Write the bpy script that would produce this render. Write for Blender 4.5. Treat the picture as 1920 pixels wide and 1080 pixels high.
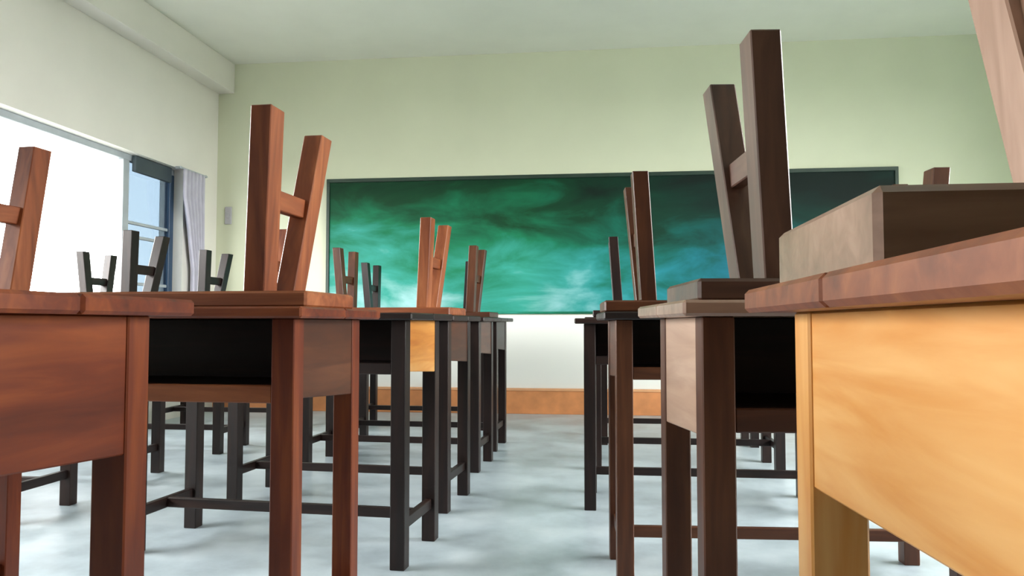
import bpy, bmesh, math, random
from mathutils import Vector

scene = bpy.context.scene
for o in list(bpy.data.objects):
    bpy.data.objects.remove(o, do_unlink=True)
col = scene.collection
R = math.radians

# ------------------------------------------------------------------ camera
FPX = 1450.0                       # focal length in pixels of the 1920 px frame
CAM_H = 0.73
cam_d = bpy.data.cameras.new('camera')
cam_d.sensor_width = 36.0
cam_d.lens = FPX / 1920.0 * 36.0
cam_d.clip_start = 0.02
cam = bpy.data.objects.new('camera', cam_d)
col.objects.link(cam)
cam.location = (0, 0, CAM_H)
cam.rotation_euler = (math.pi / 2 + math.atan(67 / math.hypot(FPX, 170)), 0, math.atan(170 / FPX))
scene.camera = cam

# ------------------------------------------------------------------ world: hazy bright sky
world = bpy.data.worlds.new('world')
scene.world = world
world.use_nodes = True
bg = world.node_tree.nodes['Background']
bg.inputs['Color'].default_value = (1.0, 0.985, 0.965, 1)
bg.inputs['Strength'].default_value = 33.0

# ------------------------------------------------------------------ view
vs = scene.view_settings
vs.view_transform = 'Standard'
vs.look = 'None'
vs.gamma = 1.0
vs.use_curve_mapping = False
vs.exposure = 0.0

# ------------------------------------------------------------------ room dimensions (metres)
XL, XR = -3.294, 3.40
YB, YF = -4.00, 6.275
ZC = 2.97
SILL, HEAD = 0.80, 1.945
WY0, WY1 = 0.70, 5.74            # glazed strip of the left wall
RY0, RY1, RHEAD = 0.70, 4.20, 2.45   # unseen glazed strip added to the right wall for side light, taller
TH = 0.20


def portal(name, x, facing, y0, y1, head):
    l = bpy.data.lights.new(name, 'AREA')
    l.shape = 'RECTANGLE'
    l.size = head - SILL
    l.size_y = y1 - y0
    l.cycles.is_portal = True
    o = bpy.data.objects.new(name, l)
    col.objects.link(o)
    o.location = (x, (y0 + y1) / 2, (SILL + head) / 2)
    o.rotation_euler = (0, facing, 0)
    return o


portal('window_portal', XL - TH - 0.02, -math.pi / 2, WY0, WY1, HEAD)
portal('window_portal', XR + TH + 0.02, math.pi / 2, RY0, RY1, RHEAD)


# ------------------------------------------------------------------ materials
def new_mat(name):
    m = bpy.data.materials.new(name)
    m.use_nodes = True
    nt = m.node_tree
    return m, nt, nt.nodes['Principled BSDF']


def ramp(nt, stops):
    r = nt.nodes.new('ShaderNodeValToRGB')
    e = r.color_ramp.elements
    while len(e) < len(stops):
        e.new(0.5)
    for i, (p, c) in enumerate(stops):
        e[i].position = p
        e[i].color = (*c, 1)
    return r


def plaster(name, c, var=0.06, rough=0.75, scale=2.2, lower=None, zline=0.8):
    m, nt, b = new_mat(name)
    tc = nt.nodes.new('ShaderNodeTexCoord')
    n = nt.nodes.new('ShaderNodeTexNoise')
    n.inputs['Scale'].default_value = scale
    n.inputs['Detail'].default_value = 6
    nt.links.new(tc.outputs['Object'], n.inputs['Vector'])
    r = ramp(nt, [(0.3, tuple(v * (1 - var) for v in c)), (0.7, tuple(min(1, v * (1 + var)) for v in c))])
    nt.links.new(n.outputs['Fac'], r.inputs['Fac'])
    out = r.outputs['Color']
    if lower:
        sp = nt.nodes.new('ShaderNodeSeparateXYZ')
        nt.links.new(tc.outputs['Object'], sp.inputs['Vector'])
        gt = nt.nodes.new('ShaderNodeMath')
        gt.operation = 'GREATER_THAN'
        gt.inputs[1].default_value = zline
        nt.links.new(sp.outputs['Z'], gt.inputs[0])
        mx = nt.nodes.new('ShaderNodeMix')
        mx.data_type = 'RGBA'
        nt.links.new(gt.outputs[0], mx.inputs['Factor'])
        mx.inputs['A'].default_value = (*lower, 1)
        nt.links.new(out, mx.inputs['B'])
        out = mx.outputs['Result']
    nt.links.new(out, b.inputs['Base Color'])
    b.inputs['Roughness'].default_value = rough
    bp = nt.nodes.new('ShaderNodeBump')
    bp.inputs['Strength'].default_value = 0.08
    n2 = nt.nodes.new('ShaderNodeTexNoise')
    n2.inputs['Scale'].default_value = 60
    nt.links.new(tc.outputs['Object'], n2.inputs['Vector'])
    nt.links.new(n2.outputs['Fac'], bp.inputs['Height'])
    nt.links.new(bp.outputs['Normal'], b.inputs['Normal'])
    return m


def wood(name, dark, mid, light, axis, rough=0.42, coat=0.5):
    """grain runs along the object's local axis; every board gets its own slice of the noise"""
    m, nt, b = new_mat(name)
    tc = nt.nodes.new('ShaderNodeTexCoord')
    oi = nt.nodes.new('ShaderNodeObjectInfo')
    mp = nt.nodes.new('ShaderNodeMapping')
    s = [1.0, 1.0, 1.0]
    s[axis] = 0.10
    mp.inputs['Scale'].default_value = s
    nt.links.new(tc.outputs['Object'], mp.inputs['Vector'])
    mul = nt.nodes.new('ShaderNodeMath')
    mul.operation = 'MULTIPLY'
    mul.inputs[1].default_value = 37.0
    nt.links.new(oi.outputs['Random'], mul.inputs[0])

    def noise(sc, det, dist):
        n = nt.nodes.new('ShaderNodeTexNoise')
        n.noise_dimensions = '4D'
        n.inputs['Scale'].default_value = sc
        n.inputs['Detail'].default_value = det
        n.inputs['Distortion'].default_value = dist
        nt.links.new(mp.outputs['Vector'], n.inputs['Vector'])
        nt.links.new(mul.outputs[0], n.inputs['W'])
        return n
    n1 = noise(38, 5, 0.8)
    n2 = noise(7, 3, 0.3)
    add = nt.nodes.new('ShaderNodeMix')
    add.data_type = 'FLOAT'
    add.inputs['Factor'].default_value = 0.55
    nt.links.new(n1.outputs['Fac'], add.inputs['A'])
    nt.links.new(n2.outputs['Fac'], add.inputs['B'])
    r = ramp(nt, [(0.34, dark), (0.5, mid), (0.66, light)])
    nt.links.new(add.outputs['Result'], r.inputs['Fac'])
    nt.links.new(r.outputs['Color'], b.inputs['Base Color'])
    rr = nt.nodes.new('ShaderNodeMapRange')
    rr.inputs['To Min'].default_value = rough - 0.08
    rr.inputs['To Max'].default_value = rough + 0.14
    nt.links.new(n2.outputs['Fac'], rr.inputs['Value'])
    nt.links.new(rr.outputs['Result'], b.inputs['Roughness'])
    b.inputs['Specular IOR Level'].default_value = 0.3
    b.inputs['Coat Weight'].default_value = coat
    b.inputs['Coat Roughness'].default_value = 0.22
    bp = nt.nodes.new('ShaderNodeBump')
    bp.inputs['Strength'].default_value = 0.12
    bp.inputs['Distance'].default_value = 0.002
    nt.links.new(n1.outputs['Fac'], bp.inputs['Height'])
    nt.links.new(bp.outputs['Normal'], b.inputs['Normal'])
    return m


WOODS = {
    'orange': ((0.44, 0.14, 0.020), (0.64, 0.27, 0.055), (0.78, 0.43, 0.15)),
    'red':    ((0.052, 0.007, 0.002), (0.125, 0.021, 0.004), (0.24, 0.055, 0.009)),
    'russet': ((0.085, 0.018, 0.006), (0.19, 0.050, 0.016), (0.32, 0.105, 0.036)),
    'umber':  ((0.042, 0.017, 0.010), (0.088, 0.038, 0.023), (0.15, 0.072, 0.045)),
    'brown':  ((0.030, 0.009, 0.004), (0.068, 0.020, 0.007), (0.125, 0.042, 0.015)),
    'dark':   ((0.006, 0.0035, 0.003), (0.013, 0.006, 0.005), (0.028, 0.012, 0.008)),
    'pale':   ((0.18, 0.095, 0.06), (0.30, 0.17, 0.115), (0.42, 0.26, 0.19)),  # lightened so edges look window-lit; that light is in the base colour
    'painted_sheen': ((0.42, 0.26, 0.18), (0.55, 0.37, 0.27), (0.66, 0.48, 0.37)),  # grazing gloss reflection painted into the base colour
}
COAT = {'orange': 0.2, 'red': 0.1, 'russet': 0.1, 'umber': 0.4, 'brown': 0.15, 'dark': 0.1, 'pale': 0.8, 'painted_sheen': 0.5}
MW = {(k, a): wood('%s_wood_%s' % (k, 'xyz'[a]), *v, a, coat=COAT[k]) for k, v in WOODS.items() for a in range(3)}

M_front = plaster('pale_green_paint', (0.70, 0.725, 0.55), 0.03, lower=(0.80, 0.80, 0.76), zline=0.80)
M_left = plaster('off_white_paint', (0.83, 0.80, 0.745), 0.03)
M_side = plaster('leaf_green_paint', (0.34, 0.44, 0.19), 0.04)
M_back = plaster('light_damping_brown', (0.09, 0.065, 0.05), 0.1)  # dark brown chosen so the unseen back wall throws little light forward
M_ceil = plaster('ceiling_paint', (0.86, 0.86, 0.775), 0.03)


def floor_mat():
    m, nt, b = new_mat('polished_cement')
    tc = nt.nodes.new('ShaderNodeTexCoord')
    n = nt.nodes.new('ShaderNodeTexNoise')
    n.inputs['Scale'].default_value = 3.4
    n.inputs['Detail'].default_value = 8
    n.inputs['Roughness'].default_value = 0.62
    nt.links.new(tc.outputs['Object'], n.inputs['Vector'])
    r = ramp(nt, [(0.30, (0.30, 0.36, 0.40)), (0.50, (0.44, 0.52, 0.57)), (0.70, (0.57, 0.65, 0.70))])
    nt.links.new(n.outputs['Fac'], r.inputs['Fac'])
    nt.links.new(r.outputs['Color'], b.inputs['Base Color'])
    rr = nt.nodes.new('ShaderNodeMapRange')
    rr.inputs['To Min'].default_value = 0.22
    rr.inputs['To Max'].default_value = 0.48
    nt.links.new(n.outputs['Fac'], rr.inputs['Value'])
    nt.links.new(rr.outputs['Result'], b.inputs['Roughness'])
    return m


def board_mat():
    """green board with clouds of wiped chalk and painted-in window reflection, thickest along the lower half"""
    m, nt, b = new_mat('chalky_green_board')
    tc = nt.nodes.new('ShaderNodeTexCoord')
    mp = nt.nodes.new('ShaderNodeMapping')
    mp.inputs['Scale'].default_value = (0.9, 1, 2.4)
    nt.links.new(tc.outputs['Object'], mp.inputs['Vector'])
    n = nt.nodes.new('ShaderNodeTexNoise')
    n.inputs['Scale'].default_value = 1.5
    n.inputs['Detail'].default_value = 7
    n.inputs['Roughness'].default_value = 0.55
    n.inputs['Distortion'].default_value = 0.5
    nt.links.new(mp.outputs['Vector'], n.inputs['Vector'])
    sp = nt.nodes.new('ShaderNodeSeparateXYZ')
    nt.links.new(tc.outputs['Object'], sp.inputs['Vector'])
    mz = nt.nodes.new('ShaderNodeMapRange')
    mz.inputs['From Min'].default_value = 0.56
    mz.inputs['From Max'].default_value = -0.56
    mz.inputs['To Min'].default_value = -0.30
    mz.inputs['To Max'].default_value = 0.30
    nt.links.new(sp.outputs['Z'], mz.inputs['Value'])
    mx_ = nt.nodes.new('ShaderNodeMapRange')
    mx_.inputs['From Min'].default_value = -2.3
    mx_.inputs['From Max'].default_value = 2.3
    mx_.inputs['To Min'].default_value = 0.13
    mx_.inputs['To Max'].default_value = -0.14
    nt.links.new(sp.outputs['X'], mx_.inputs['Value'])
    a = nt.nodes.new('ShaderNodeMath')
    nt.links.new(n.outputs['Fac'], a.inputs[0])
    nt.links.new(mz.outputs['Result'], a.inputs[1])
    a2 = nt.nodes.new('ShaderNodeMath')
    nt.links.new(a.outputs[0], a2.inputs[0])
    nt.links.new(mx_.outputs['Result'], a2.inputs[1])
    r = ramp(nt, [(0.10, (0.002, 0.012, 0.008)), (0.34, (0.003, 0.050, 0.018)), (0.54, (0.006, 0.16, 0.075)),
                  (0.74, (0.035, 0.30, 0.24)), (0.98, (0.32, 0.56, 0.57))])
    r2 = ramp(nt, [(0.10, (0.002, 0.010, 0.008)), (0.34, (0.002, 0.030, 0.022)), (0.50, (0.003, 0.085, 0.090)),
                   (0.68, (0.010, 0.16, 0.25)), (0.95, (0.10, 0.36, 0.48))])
    nt.links.new(a2.outputs[0], r.inputs['Fac'])
    nt.links.new(a2.outputs[0], r2.inputs['Fac'])
    hx = nt.nodes.new('ShaderNodeMapRange')
    hx.inputs['From Min'].default_value = -0.6
    hx.inputs['From Max'].default_value = 1.0
    nt.links.new(sp.outputs['X'], hx.inputs['Value'])
    mc = nt.nodes.new('ShaderNodeMix')
    mc.data_type = 'RGBA'
    nt.links.new(hx.outputs['Result'], mc.inputs['Factor'])
    nt.links.new(r.outputs['Color'], mc.inputs['A'])
    nt.links.new(r2.outputs['Color'], mc.inputs['B'])
    nt.links.new(mc.outputs['Result'], b.inputs['Base Color'])
    b.inputs['Specular IOR Level'].default_value = 0.2
    b.inputs['Roughness'].default_value = 0.6
    return m


def plain(name, c, rough=0.5, metal=0.0, var=0.08):
    m, nt, b = new_mat(name)
    tc = nt.nodes.new('ShaderNodeTexCoord')
    n = nt.nodes.new('ShaderNodeTexNoise')
    n.inputs['Scale'].default_value = 9
    n.inputs['Detail'].default_value = 4
    nt.links.new(tc.outputs['Object'], n.inputs['Vector'])
    r = ramp(nt, [(0.3, tuple(v * (1 - var) for v in c)), (0.7, tuple(min(1, v * (1 + var)) for v in c))])
    nt.links.new(n.outputs['Fac'], r.inputs['Fac'])
    nt.links.new(r.outputs['Color'], b.inputs['Base Color'])
    b.inputs['Roughness'].default_value = rough
    b.inputs['Metallic'].default_value = metal
    return m


def glass_mat(name, tint, gloss=0.07):
    m = bpy.data.materials.new(name)
    m.use_nodes = True
    nt = m.node_tree
    nt.nodes.remove(nt.nodes['Principled BSDF'])
    out = nt.nodes['Material Output']
    t = nt.nodes.new('ShaderNodeBsdfTransparent')
    t.inputs['Color'].default_value = (*tint, 1)
    g = nt.nodes.new('ShaderNodeBsdfGlossy')
    g.inputs['Roughness'].default_value = 0.02
    mx = nt.nodes.new('ShaderNodeMixShader')
    mx.inputs['Fac'].default_value = gloss
    nt.links.new(t.outputs[0], mx.inputs[1])
    nt.links.new(g.outputs[0], mx.inputs[2])
    nt.links.new(mx.outputs[0], out.inputs['Surface'])
    return m


M_floor = floor_mat()
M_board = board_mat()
M_bframe = plain('dark_green_frame', (0.012, 0.035, 0.022), 0.5)
M_skirt = plain('terracotta_skirting', (0.60, 0.24, 0.09), 0.45, var=0.16)
M_skirtcap = plain('terracotta_cap', (0.70, 0.36, 0.18), 0.45)
M_alu = plain('grey_aluminium', (0.42, 0.46, 0.50), 0.45)
M_navy = plain('navy_frame', (0.03, 0.07, 0.14), 0.4)
M_clear = glass_mat('clear_pane', (0.97, 0.98, 0.98))
M_blue = glass_mat('blue_tinted_pane', (0.135, 0.160, 0.180))
M_curtain = plain('lavender_curtain_cloth', (0.58, 0.56, 0.66), 0.9)
M_plate = plain('grey_switch_plate', (0.45, 0.44, 0.47), 0.5)
M_ground = plain('outside_ground', (0.10, 0.105, 0.09), 0.9)
M_slate = plain('slate_valance', (0.05, 0.07, 0.085), 0.6)


# ------------------------------------------------------------------ mesh helpers
def mesh_from(bm, name):
    bmesh.ops.recalc_face_normals(bm, faces=bm.faces[:])
    me = bpy.data.meshes.new(name)
    bm.to_mesh(me)
    bm.free()
    return me


def add_box(bm, x0, x1, y0, y1, z0, z1, bev=0.0):
    r = bmesh.ops.create_cube(bm, size=1.0)
    vs_ = r['verts']
    for v in vs_:
        v.co = Vector(((x0 + x1) / 2 + v.co.x * (x1 - x0), (y0 + y1) / 2 + v.co.y * (y1 - y0),
                       (z0 + z1) / 2 + v.co.z * (z1 - z0)))
    if bev:
        es = list({e for v in vs_ for e in v.link_edges})
        bmesh.ops.bevel(bm, geom=es, offset=bev, segments=1, affect='EDGES')


CACHE = {}


def box_mesh(dx, dy, dz, bev=0.002):
    k = ('box', round(dx, 4), round(dy, 4), round(dz, 4), bev)
    if k not in CACHE:
        bm = bmesh.new()
        add_box(bm, -dx / 2, dx / 2, -dy / 2, dy / 2, -dz / 2, dz / 2, bev)
        CACHE[k] = mesh_from(bm, 'board')
        CACHE[k].materials.append(None)
    return CACHE[k]


def hexa_mesh(key, pts, bev=0.002):
    """eight corners: four below (counter-clockwise), four above"""
    if key not in CACHE:
        bm = bmesh.new()
        v = [bm.verts.new(p) for p in pts]
        for f in ((3, 2, 1, 0), (4, 5, 6, 7), (0, 1, 5, 4), (1, 2, 6, 5), (2, 3, 7, 6), (3, 0, 4, 7)):
            bm.faces.new([v[i] for i in f])
        if bev:
            bmesh.ops.bevel(bm, geom=bm.edges[:], offset=bev, segments=1, affect='EDGES')
        CACHE[key] = mesh_from(bm, 'piece')
        CACHE[key].materials.append(None)
    return CACHE[key]


def put(name, me, mat, loc=(0, 0, 0), parent=None):
    o = bpy.data.objects.new(name, me)
    col.objects.link(o)
    o.location = loc
    if parent is not None:
        o.parent = parent
    if mat is not None:
        if not me.materials:
            me.materials.append(None)
        o.material_slots[0].link = 'OBJECT'
        o.material_slots[0].material = mat
    return o


def box_obj(name, mat, x0, x1, y0, y1, z0, z1, parent=None, bev=0.003):
    me = box_mesh(x1 - x0, y1 - y0, z1 - z0, bev)
    return put(name, me, mat, ((x0 + x1) / 2, (y0 + y1) / 2, (z0 + z1) / 2), parent)


def boxes_obj(name, mat, boxes, parent=None, bev=0.0):
    bm = bmesh.new()
    for b in boxes:
        add_box(bm, *b, bev)
    me = mesh_from(bm, name)
    return put(name, me, mat, (0, 0, 0), parent)


def tag(o, label, cat, group=None, kind=None):
    o['label'] = label
    o['category'] = cat
    if group:
        o['group'] = group
    if kind:
        o['kind'] = kind
    return o


def empty(name, loc, rz=0.0):
    o = bpy.data.objects.new(name, None)
    o.empty_display_size = 0.1
    col.objects.link(o)
    o.location = loc
    o.rotation_euler = (0, 0, rz)
    return o


# ------------------------------------------------------------------ the room
tag(boxes_obj('floor', M_floor, [(XL - TH, XR + TH, YB - TH, YF + TH, -0.12, 0.0)]),
    'pale blue-grey polished cement classroom floor', 'floor', kind='structure')
tag(boxes_obj('ceiling', M_ceil, [(XL - TH, XR + TH, YB - TH, YF + TH, ZC, ZC + 0.15)]),
    'plain off-white painted classroom ceiling', 'ceiling', kind='structure')
tag(boxes_obj('wall_front', M_front, [(XL - TH, XR + TH, YF, YF + TH, 0, ZC)]),
    'pale green front wall with white lower band behind the chalkboard', 'wall', kind='structure')
tag(boxes_obj('wall_back', M_back, [(XL - TH, XR + TH, YB - TH, YB, 0, ZC)]),
    'unseen back wall of the classroom, made dark to keep camera-facing sides shaded', 'wall', kind='structure')


def side_wall(name, xa, xb, mat, y0, y1, head, label):
    o = boxes_obj(name, mat, [(xa, xb, YB, YF, 0, SILL), (xa, xb, YB, YF, head, ZC),
                              (xa, xb, YB, y0, SILL, head), (xa, xb, y1, YF, SILL, head)])
    return tag(o, label, 'wall', kind='structure')


side_wall('wall_left', XL - TH, XL, M_left, WY0, WY1, HEAD, 'off-white left wall around the long window strip')
side_wall('wall_right', XR, XR + TH, M_side, RY0, RY1, RHEAD, 'leaf green right wall with an added window strip')

tag(box_obj('trim_1', M_left, XL, XL + 0.145, YB, YF, 2.715, ZC, bev=0.004),
    'off-white ceiling beam running along the top of the window wall', 'beam', kind='structure')

sk = empty('baseboard_front', (0, YF, 0))
tag(sk, 'terracotta orange skirting along the foot of the front wall', 'baseboard', kind='structure')
box_obj('skirting_board', M_skirt, XL, XR, -0.018, 0, 0, 0.185, sk)
box_obj('skirting_cap', M_skirtcap, XL, XR, -0.024, 0, 0.185, 0.207, sk)


def window_strip(name, xin, xout, ys, label, tint_last, head):
    """fixed frame, mullions at ys, one pane per bay with a middle rail in the tinted bay"""
    w = empty(name, (0, 0, 0))
    tag(w, label, 'window', kind='structure')
    xm = (xin + xout) / 2
    f = 0.022
    box_obj('window_frame', M_alu, xm - f, xm + f, ys[0], ys[-1], head - 0.045, head, w)
    box_obj('window_frame', M_alu, xm - f, xm + f, ys[0], ys[-1], SILL, SILL + 0.045, w)
    for i, y in enumerate(ys):
        ww = 0.036 if 0 < i < len(ys) - 1 else 0.03
        a, b = y - ww, y + ww
        if i == 0:
            a, b = y, y + 0.05
        m = M_alu
        if i == len(ys) - 1:
            a, b = y - 0.06, y
            m = M_navy if tint_last else M_alu
        box_obj('mullion', m, xm - f, xm + f, a, b, SILL + 0.045, head - 0.045, w)
    for i in range(len(ys) - 1):
        last = tint_last and i == len(ys) - 2
        p = box_obj('pane', M_blue if last else M_clear, xm - 0.003, xm + 0.003, ys[i] + 0.025, ys[i + 1] - 0.025,
                    SILL + 0.045, head - 0.045, w, 0)
        if last:
            for z in (1.02, 1.36, 1.46):
                g = box_obj('glazing_bar', M_alu, xm - 0.012, xm + 0.012, ys[i] + 0.025, ys[i + 1] - 0.06, z - 0.011, z + 0.011, p)
                g.location -= p.location
            box_obj('valance', M_slate, xm + 0.03, xm + 0.06, ys[i] + 0.05, ys[i + 1] - 0.10, head - 0.12, head - 0.005, w)
    sgn = 1 if xin > xout else -1
    box_obj('window_sill', M_alu, min(xin, xout) + 0.001, max(xin, xout) - 0.001, ys[0], ys[-1], SILL, SILL + 0.012, w)
    return w


LY = [WY0, 2.10, 3.55, 5.12, WY1]
window_strip('window_1', XL, XL - TH, LY, 'long aluminium-framed window strip in the left wall', True, HEAD)
window_strip('added_window', XR, XR + TH, [RY0, 2.0, 3.5, RY1], 'unseen tall window strip added in the right wall for side light', False, RHEAD)  # added opening, out of view, that lights the left column's right-hand faces

tag(boxes_obj('ground_outside', M_ground, [(-60, -3.6, -40, 50, -0.5, -0.3), (3.8, 60, -40, 50, -0.5, -0.3)]),
    'grey-green ground outside the windows', 'ground', kind='structure')


# gathered curtain at the front end of the window
def curtain():
    bm = bmesh.new()
    nz, ny = 24, 60
    rows = []
    for i in range(nz + 1):
        t = i / nz
        z = 1.935 - t * (1.935 - 0.70)
        y1 = 5.985
        w = 0.33 - 0.15 * min(1, max(0, (t - 0.18) / 0.45)) ** 0.8      # tied back towards the corner lower down
        row = []
        for j in range(ny + 1):
            s = j / ny
            y = y1 - w * (1 - s)
            x = XL + 0.045 + 0.022 * math.sin(s * 2 * math.pi * 6 + 0.4 * t)
            row.append(bm.verts.new((x, y, z)))
        rows.append(row)
    for i in range(nz):
        for j in range(ny):
            bm.faces.new((rows[i][j], rows[i][j + 1], rows[i + 1][j + 1], rows[i + 1][j]))
    for f in bm.faces:
        f.smooth = True
    me = mesh_from(bm, 'curtain')
    root = empty('curtain', (0, 0, 0))
    tag(root, 'lavender grey curtain gathered at the front end of the left window', 'curtain')
    o = put('curtain_cloth', me, M_curtain, parent=root)
    md = o.modifiers.new('thickness', 'SOLIDIFY')
    md.thickness = 0.003
    rod = box_obj('curtain_rod', M_alu, XL + 0.038, XL + 0.052, 5.60, 6.02, 1.934, 1.948, root)
    for y in (5.62, 6.0):
        box_obj('rod_bracket', M_alu, XL, XL + 0.052, y - 0.008, y + 0.008, 1.930, 1.952, rod).location -= rod.location


curtain()

sw = empty('light_switch', (-3.185, YF, 1.655))
tag(sw, 'small grey switch plate on the front wall beside the window corner', 'switch')
sp_ = box_obj('switch_plate', M_plate, -0.03, 0.03, -0.012, 0, -0.075, 0.075, sw)
box_obj('switch_rocker', M_plate, -0.012, 0.012, -0.018, -0.012, -0.025, 0.025, sp_).location -= sp_.location

# ------------------------------------------------------------------ chalkboard
BX0, BX1, BZ0, BZ1 = -2.305, 2.28, 0.808, 1.945
cb = empty('chalkboard', ((BX0 + BX1) / 2, YF, (BZ0 + BZ1) / 2))
tag(cb, 'long green chalkboard smeared with wiped chalk on the front wall', 'chalkboard')
hw, hh = (BX1 - BX0) / 2, (BZ1 - BZ0) / 2
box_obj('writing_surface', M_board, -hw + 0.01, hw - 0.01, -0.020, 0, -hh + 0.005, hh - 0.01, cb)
box_obj('frame_rail', M_bframe, -hw, hw, -0.034, 0, hh - 0.032, hh, cb)
box_obj('frame_rail', M_board, -hw, hw, -0.030, 0, -hh, -hh + 0.018, cb)
for s in (-1, 1):
    box_obj('frame_stile', M_bframe, *sorted((s * hw, s * (hw - 0.026))), -0.033, 0, -hh, hh, cb)

# ------------------------------------------------------------------ desks and benches
# desk axes: x across (student's left to right), y towards the chalkboard, origin on the floor below the middle
LW = 0.046                       # leg section
WO, DO = 0.93, 0.362             # outer width and depth over the legs
TW, TT = 1.000, 0.022
TOPZ = 0.762
SHELF = 0.580


def make_desk(label, x_leg, side, y_front, rz=0.0, top='brown', leg='brown', panel='brown', sz=1.0, width=WO, depth=DO, raise_=0.0, rail=None):
    """x_leg: outer face of the aisle-side legs; side: +1 if those are the desk's right legs; y_front: near face of them"""
    half = width / 2
    tw = width + (TW - WO)
    td = depth + 0.098
    c, s = math.cos(rz), math.sin(rz)
    lx, ly = side * half, -depth / 2
    ox, oy = x_leg - (c * lx - s * ly), y_front - (s * lx + c * ly)
    d = empty('school_desk', (ox, oy, 0), rz)
    d.scale = (1, 1, sz)
    tag(d, label, 'desk', 'wooden two-seat school desks')
    zb = TOPZ - TT
    lm = box_mesh(LW, LW, zb)
    for a in (-1, 1):
        for b in (-1, 1):
            put('leg', lm, MW[leg, 2], (a * (half - LW / 2), b * (depth / 2 - LW / 2), zb / 2), d)
    for b in (-1, 1):
        put('tabletop_board', box_mesh(tw, td / 2 - 0.001, TT, 0.004), MW[top, 0], (0, b * td / 4, zb + TT / 2), d)
    # side panels between the legs, lower edge rising a little towards the seat
    y0, y1 = -depth / 2 + LW * 0.9, depth / 2 - LW * 0.35
    t = 0.016
    pm = hexa_mesh(('panel', depth, raise_), [(-t / 2, y0, 0.584 + raise_), (t / 2, y0, 0.584 + raise_), (t / 2, y1, 0.566 + raise_), (-t / 2, y1, 0.566 + raise_),
                             (-t / 2, y0, zb), (t / 2, y0, zb), (t / 2, y1, zb), (-t / 2, y1, zb)], 0.002)
    for a in (-1, 1):
        put('side_panel', pm, MW[panel, 1], (a * (half - t / 2 - 0.003), 0, 0), d)
    put('back_panel', box_mesh(width - 2 * LW, 0.014, zb - SHELF), MW['dark', 0], (0, depth / 2 - 0.012, (zb + SHELF) / 2), d)  # dark wood paints the compartment's shade into its back and shelf
    sh = put('shelf', box_mesh(width - 2 * LW, depth - 0.045, 0.014), MW['dark', 0], (0, 0.004, SHELF + 0.016), d)
    sh['label'] = 'book shelf under the tabletop, darkened to paint in its shade'
    put('front_rail', box_mesh(width - 2 * LW, 0.020, 0.034), MW[rail or leg, 0], (0, -depth / 2 + 0.013 - 0.004, -0.002), sh)
    for a in (-1, 1):
        put('side_stretcher', box_mesh(0.022, depth - 2 * LW, 0.034), MW[leg, 1], (a * (half - LW / 2), 0, 0.125), d)
    put('cross_stretcher', box_mesh(width - LW - 0.022, 0.022, 0.032), MW[leg, 0], (0, 0, 0.125), d)
    d['top_z'] = TOPZ * sz
    return d


SEAT_D, LEG_H = 0.27, 0.372


def make_bench(label, desk, xs=None, yc=None, rz=None, seat_wood=None, length=0.98, inset=0.13, wood_='brown', leg_wood=None, h=LEG_H, SEAT_T=0.034):
    """bench lying upside down on a desk: seat on the tabletop, four splayed legs in the air.
    xs: offset of the bench middle from the desk middle, yc the same in depth"""
    a = desk.rotation_euler.z if rz is None else rz
    dx, dy = xs or 0.0, yc or 0.0
    r0 = desk.rotation_euler.z
    px = desk.location.x + math.cos(r0) * dx - math.sin(r0) * dy
    py = desk.location.y + math.sin(r0) * dx + math.cos(r0) * dy
    b = empty('upturned_bench', (px, py, desk['top_z'] + 0.0005), a)
    tag(b, label, 'bench', 'benches turned upside down on the desks')
    lw = leg_wood or wood_
    put('seat', box_mesh(length, SEAT_D, SEAT_T, 0.005), MW[seat_wood or wood_, 0], (0, 0, SEAT_T / 2), b)
    w, d = 0.046, 0.062
    for sx in (-1, 1):
        bx = sx * (length / 2 - inset)
        txx = bx + sx * 0.025
        for yb_, yt_ in ((-0.072, -0.100), (0.072, 0.165)):
            pts = []
            for (x, y, z) in ((bx, yb_, SEAT_T), (txx, yt_, SEAT_T + h)):
                for ax, ay in ((-1, -1), (1, -1), (1, 1), (-1, 1)):
                    pts.append((x + ax * w / 2, y + ay * d / 2, z))
            put('leg', hexa_mesh(('bl', sx, yb_, round(length, 3), inset, h, SEAT_T), pts), MW[lw, 2], (0, 0, 0), b)
        f = 0.52
        xm = bx + (txx - bx) * f
        ya = -0.072 + (-0.100 + 0.072) * f + d / 2
        yb2 = 0.072 + (0.165 - 0.072) * f - d / 2
        zr = SEAT_T + h * f
        put('side_rail', box_mesh(0.024, yb2 - ya + 0.016, 0.044), MW[lw, 1], (xm, (ya + yb2) / 2, zr), b)
    return b


# --- column on the left of the aisle, nearest first
XA = -0.585
desk_B = make_desk('red-brown desk cut by the left edge of the photo, nearest of the left column', XA, 1, 0.584, 0, 'red', 'red', 'red')
desk_A = make_desk('desk with dark open compartment, second from the camera left of the aisle', XA, 1, 1.420, R(-2), 'red', 'red', 'brown', rail='russet')
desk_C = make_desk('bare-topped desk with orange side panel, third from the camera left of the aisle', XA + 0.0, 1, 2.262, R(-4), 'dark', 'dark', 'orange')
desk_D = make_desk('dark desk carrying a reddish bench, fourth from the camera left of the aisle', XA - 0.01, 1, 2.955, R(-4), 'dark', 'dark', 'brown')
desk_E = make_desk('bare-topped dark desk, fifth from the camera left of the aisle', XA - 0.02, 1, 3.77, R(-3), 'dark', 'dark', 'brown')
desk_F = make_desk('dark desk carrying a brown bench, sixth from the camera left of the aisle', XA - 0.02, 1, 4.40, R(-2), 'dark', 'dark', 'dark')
desk_G = make_desk('dark desk closest to the chalkboard left of the aisle', -0.80, 1, 5.25, R(-2), 'dark', 'dark', 'dark')

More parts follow.
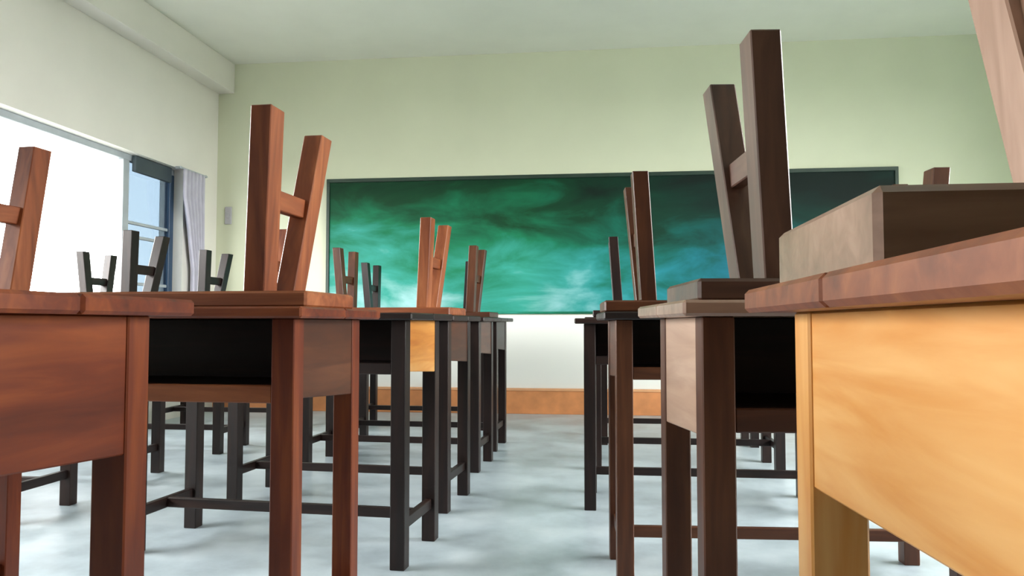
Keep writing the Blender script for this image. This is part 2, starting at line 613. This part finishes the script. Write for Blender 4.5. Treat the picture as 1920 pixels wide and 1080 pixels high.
make_bench('large red-brown bench upside down on the second desk left of the aisle', desk_A, -0.035, 0.03, wood_='russet', h=0.385)
make_bench('reddish bench upside down on the fourth desk left of the aisle', desk_D, -0.06, 0.10, wood_='russet')
make_bench('brown bench upside down on the sixth desk left of the aisle', desk_F, -0.09, -0.05, length=1.04, wood_='brown', h=0.385)
make_bench('thin-looking dark bench upside down, closest to the chalkboard left of the aisle', desk_G, -0.06, 0.06, wood_='dark')

# --- column along the windows
XW = -2.125
win_desks = []
for i, (yf, lab) in enumerate(((2.59, 'dark bare-topped desk by the windows, its legs seen under the nearest left desk'),
                               (3.27, 'dark desk by the windows with a bench silhouetted against the blue pane'),
                               (4.13, 'dark desk by the windows, its bench before the white pane'),
                               (5.02, 'dark desk by the windows next to the curtain'))):
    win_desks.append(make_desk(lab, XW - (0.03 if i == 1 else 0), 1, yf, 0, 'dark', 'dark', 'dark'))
make_bench('dark bench upside down by the windows, its legs against the blue pane', win_desks[1], 0.02, 0.06, wood_='dark')
make_bench('dark bench upside down by the windows, its legs against white daylight and the curtain', win_desks[2], -0.09, 0.04, wood_='dark', h=0.36)

# --- column on the right of the aisle, nearest first
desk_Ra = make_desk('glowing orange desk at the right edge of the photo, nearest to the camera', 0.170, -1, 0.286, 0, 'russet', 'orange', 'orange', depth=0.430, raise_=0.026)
desk_Rb = make_desk('desk with a pale pinkish side panel, second from the camera right of the aisle', 0.138, -1, 1.11, R(5), 'pale', 'brown', 'painted_sheen', raise_=-0.015)
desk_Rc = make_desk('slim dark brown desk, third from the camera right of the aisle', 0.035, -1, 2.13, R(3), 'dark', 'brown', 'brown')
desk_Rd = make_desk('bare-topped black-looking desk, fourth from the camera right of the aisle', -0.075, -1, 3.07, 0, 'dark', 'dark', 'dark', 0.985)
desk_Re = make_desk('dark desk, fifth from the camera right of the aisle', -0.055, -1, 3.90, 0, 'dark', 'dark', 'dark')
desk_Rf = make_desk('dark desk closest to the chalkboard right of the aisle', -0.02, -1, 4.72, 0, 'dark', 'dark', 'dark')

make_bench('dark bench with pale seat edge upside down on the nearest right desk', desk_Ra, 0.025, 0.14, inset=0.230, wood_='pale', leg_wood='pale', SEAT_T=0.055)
make_bench('tall dark brown bench upside down on the second desk right of the aisle', desk_Rb, 0.03, 0.0, wood_='umber')
make_bench('reddish brown bench upside down on the third desk right of the aisle', desk_Rc, 0.035, 0.05, length=1.05, wood_='brown')
make_bench('small dark bench upside down on the fifth desk right of the aisle', desk_Re, 0.03, -0.03, wood_='dark')
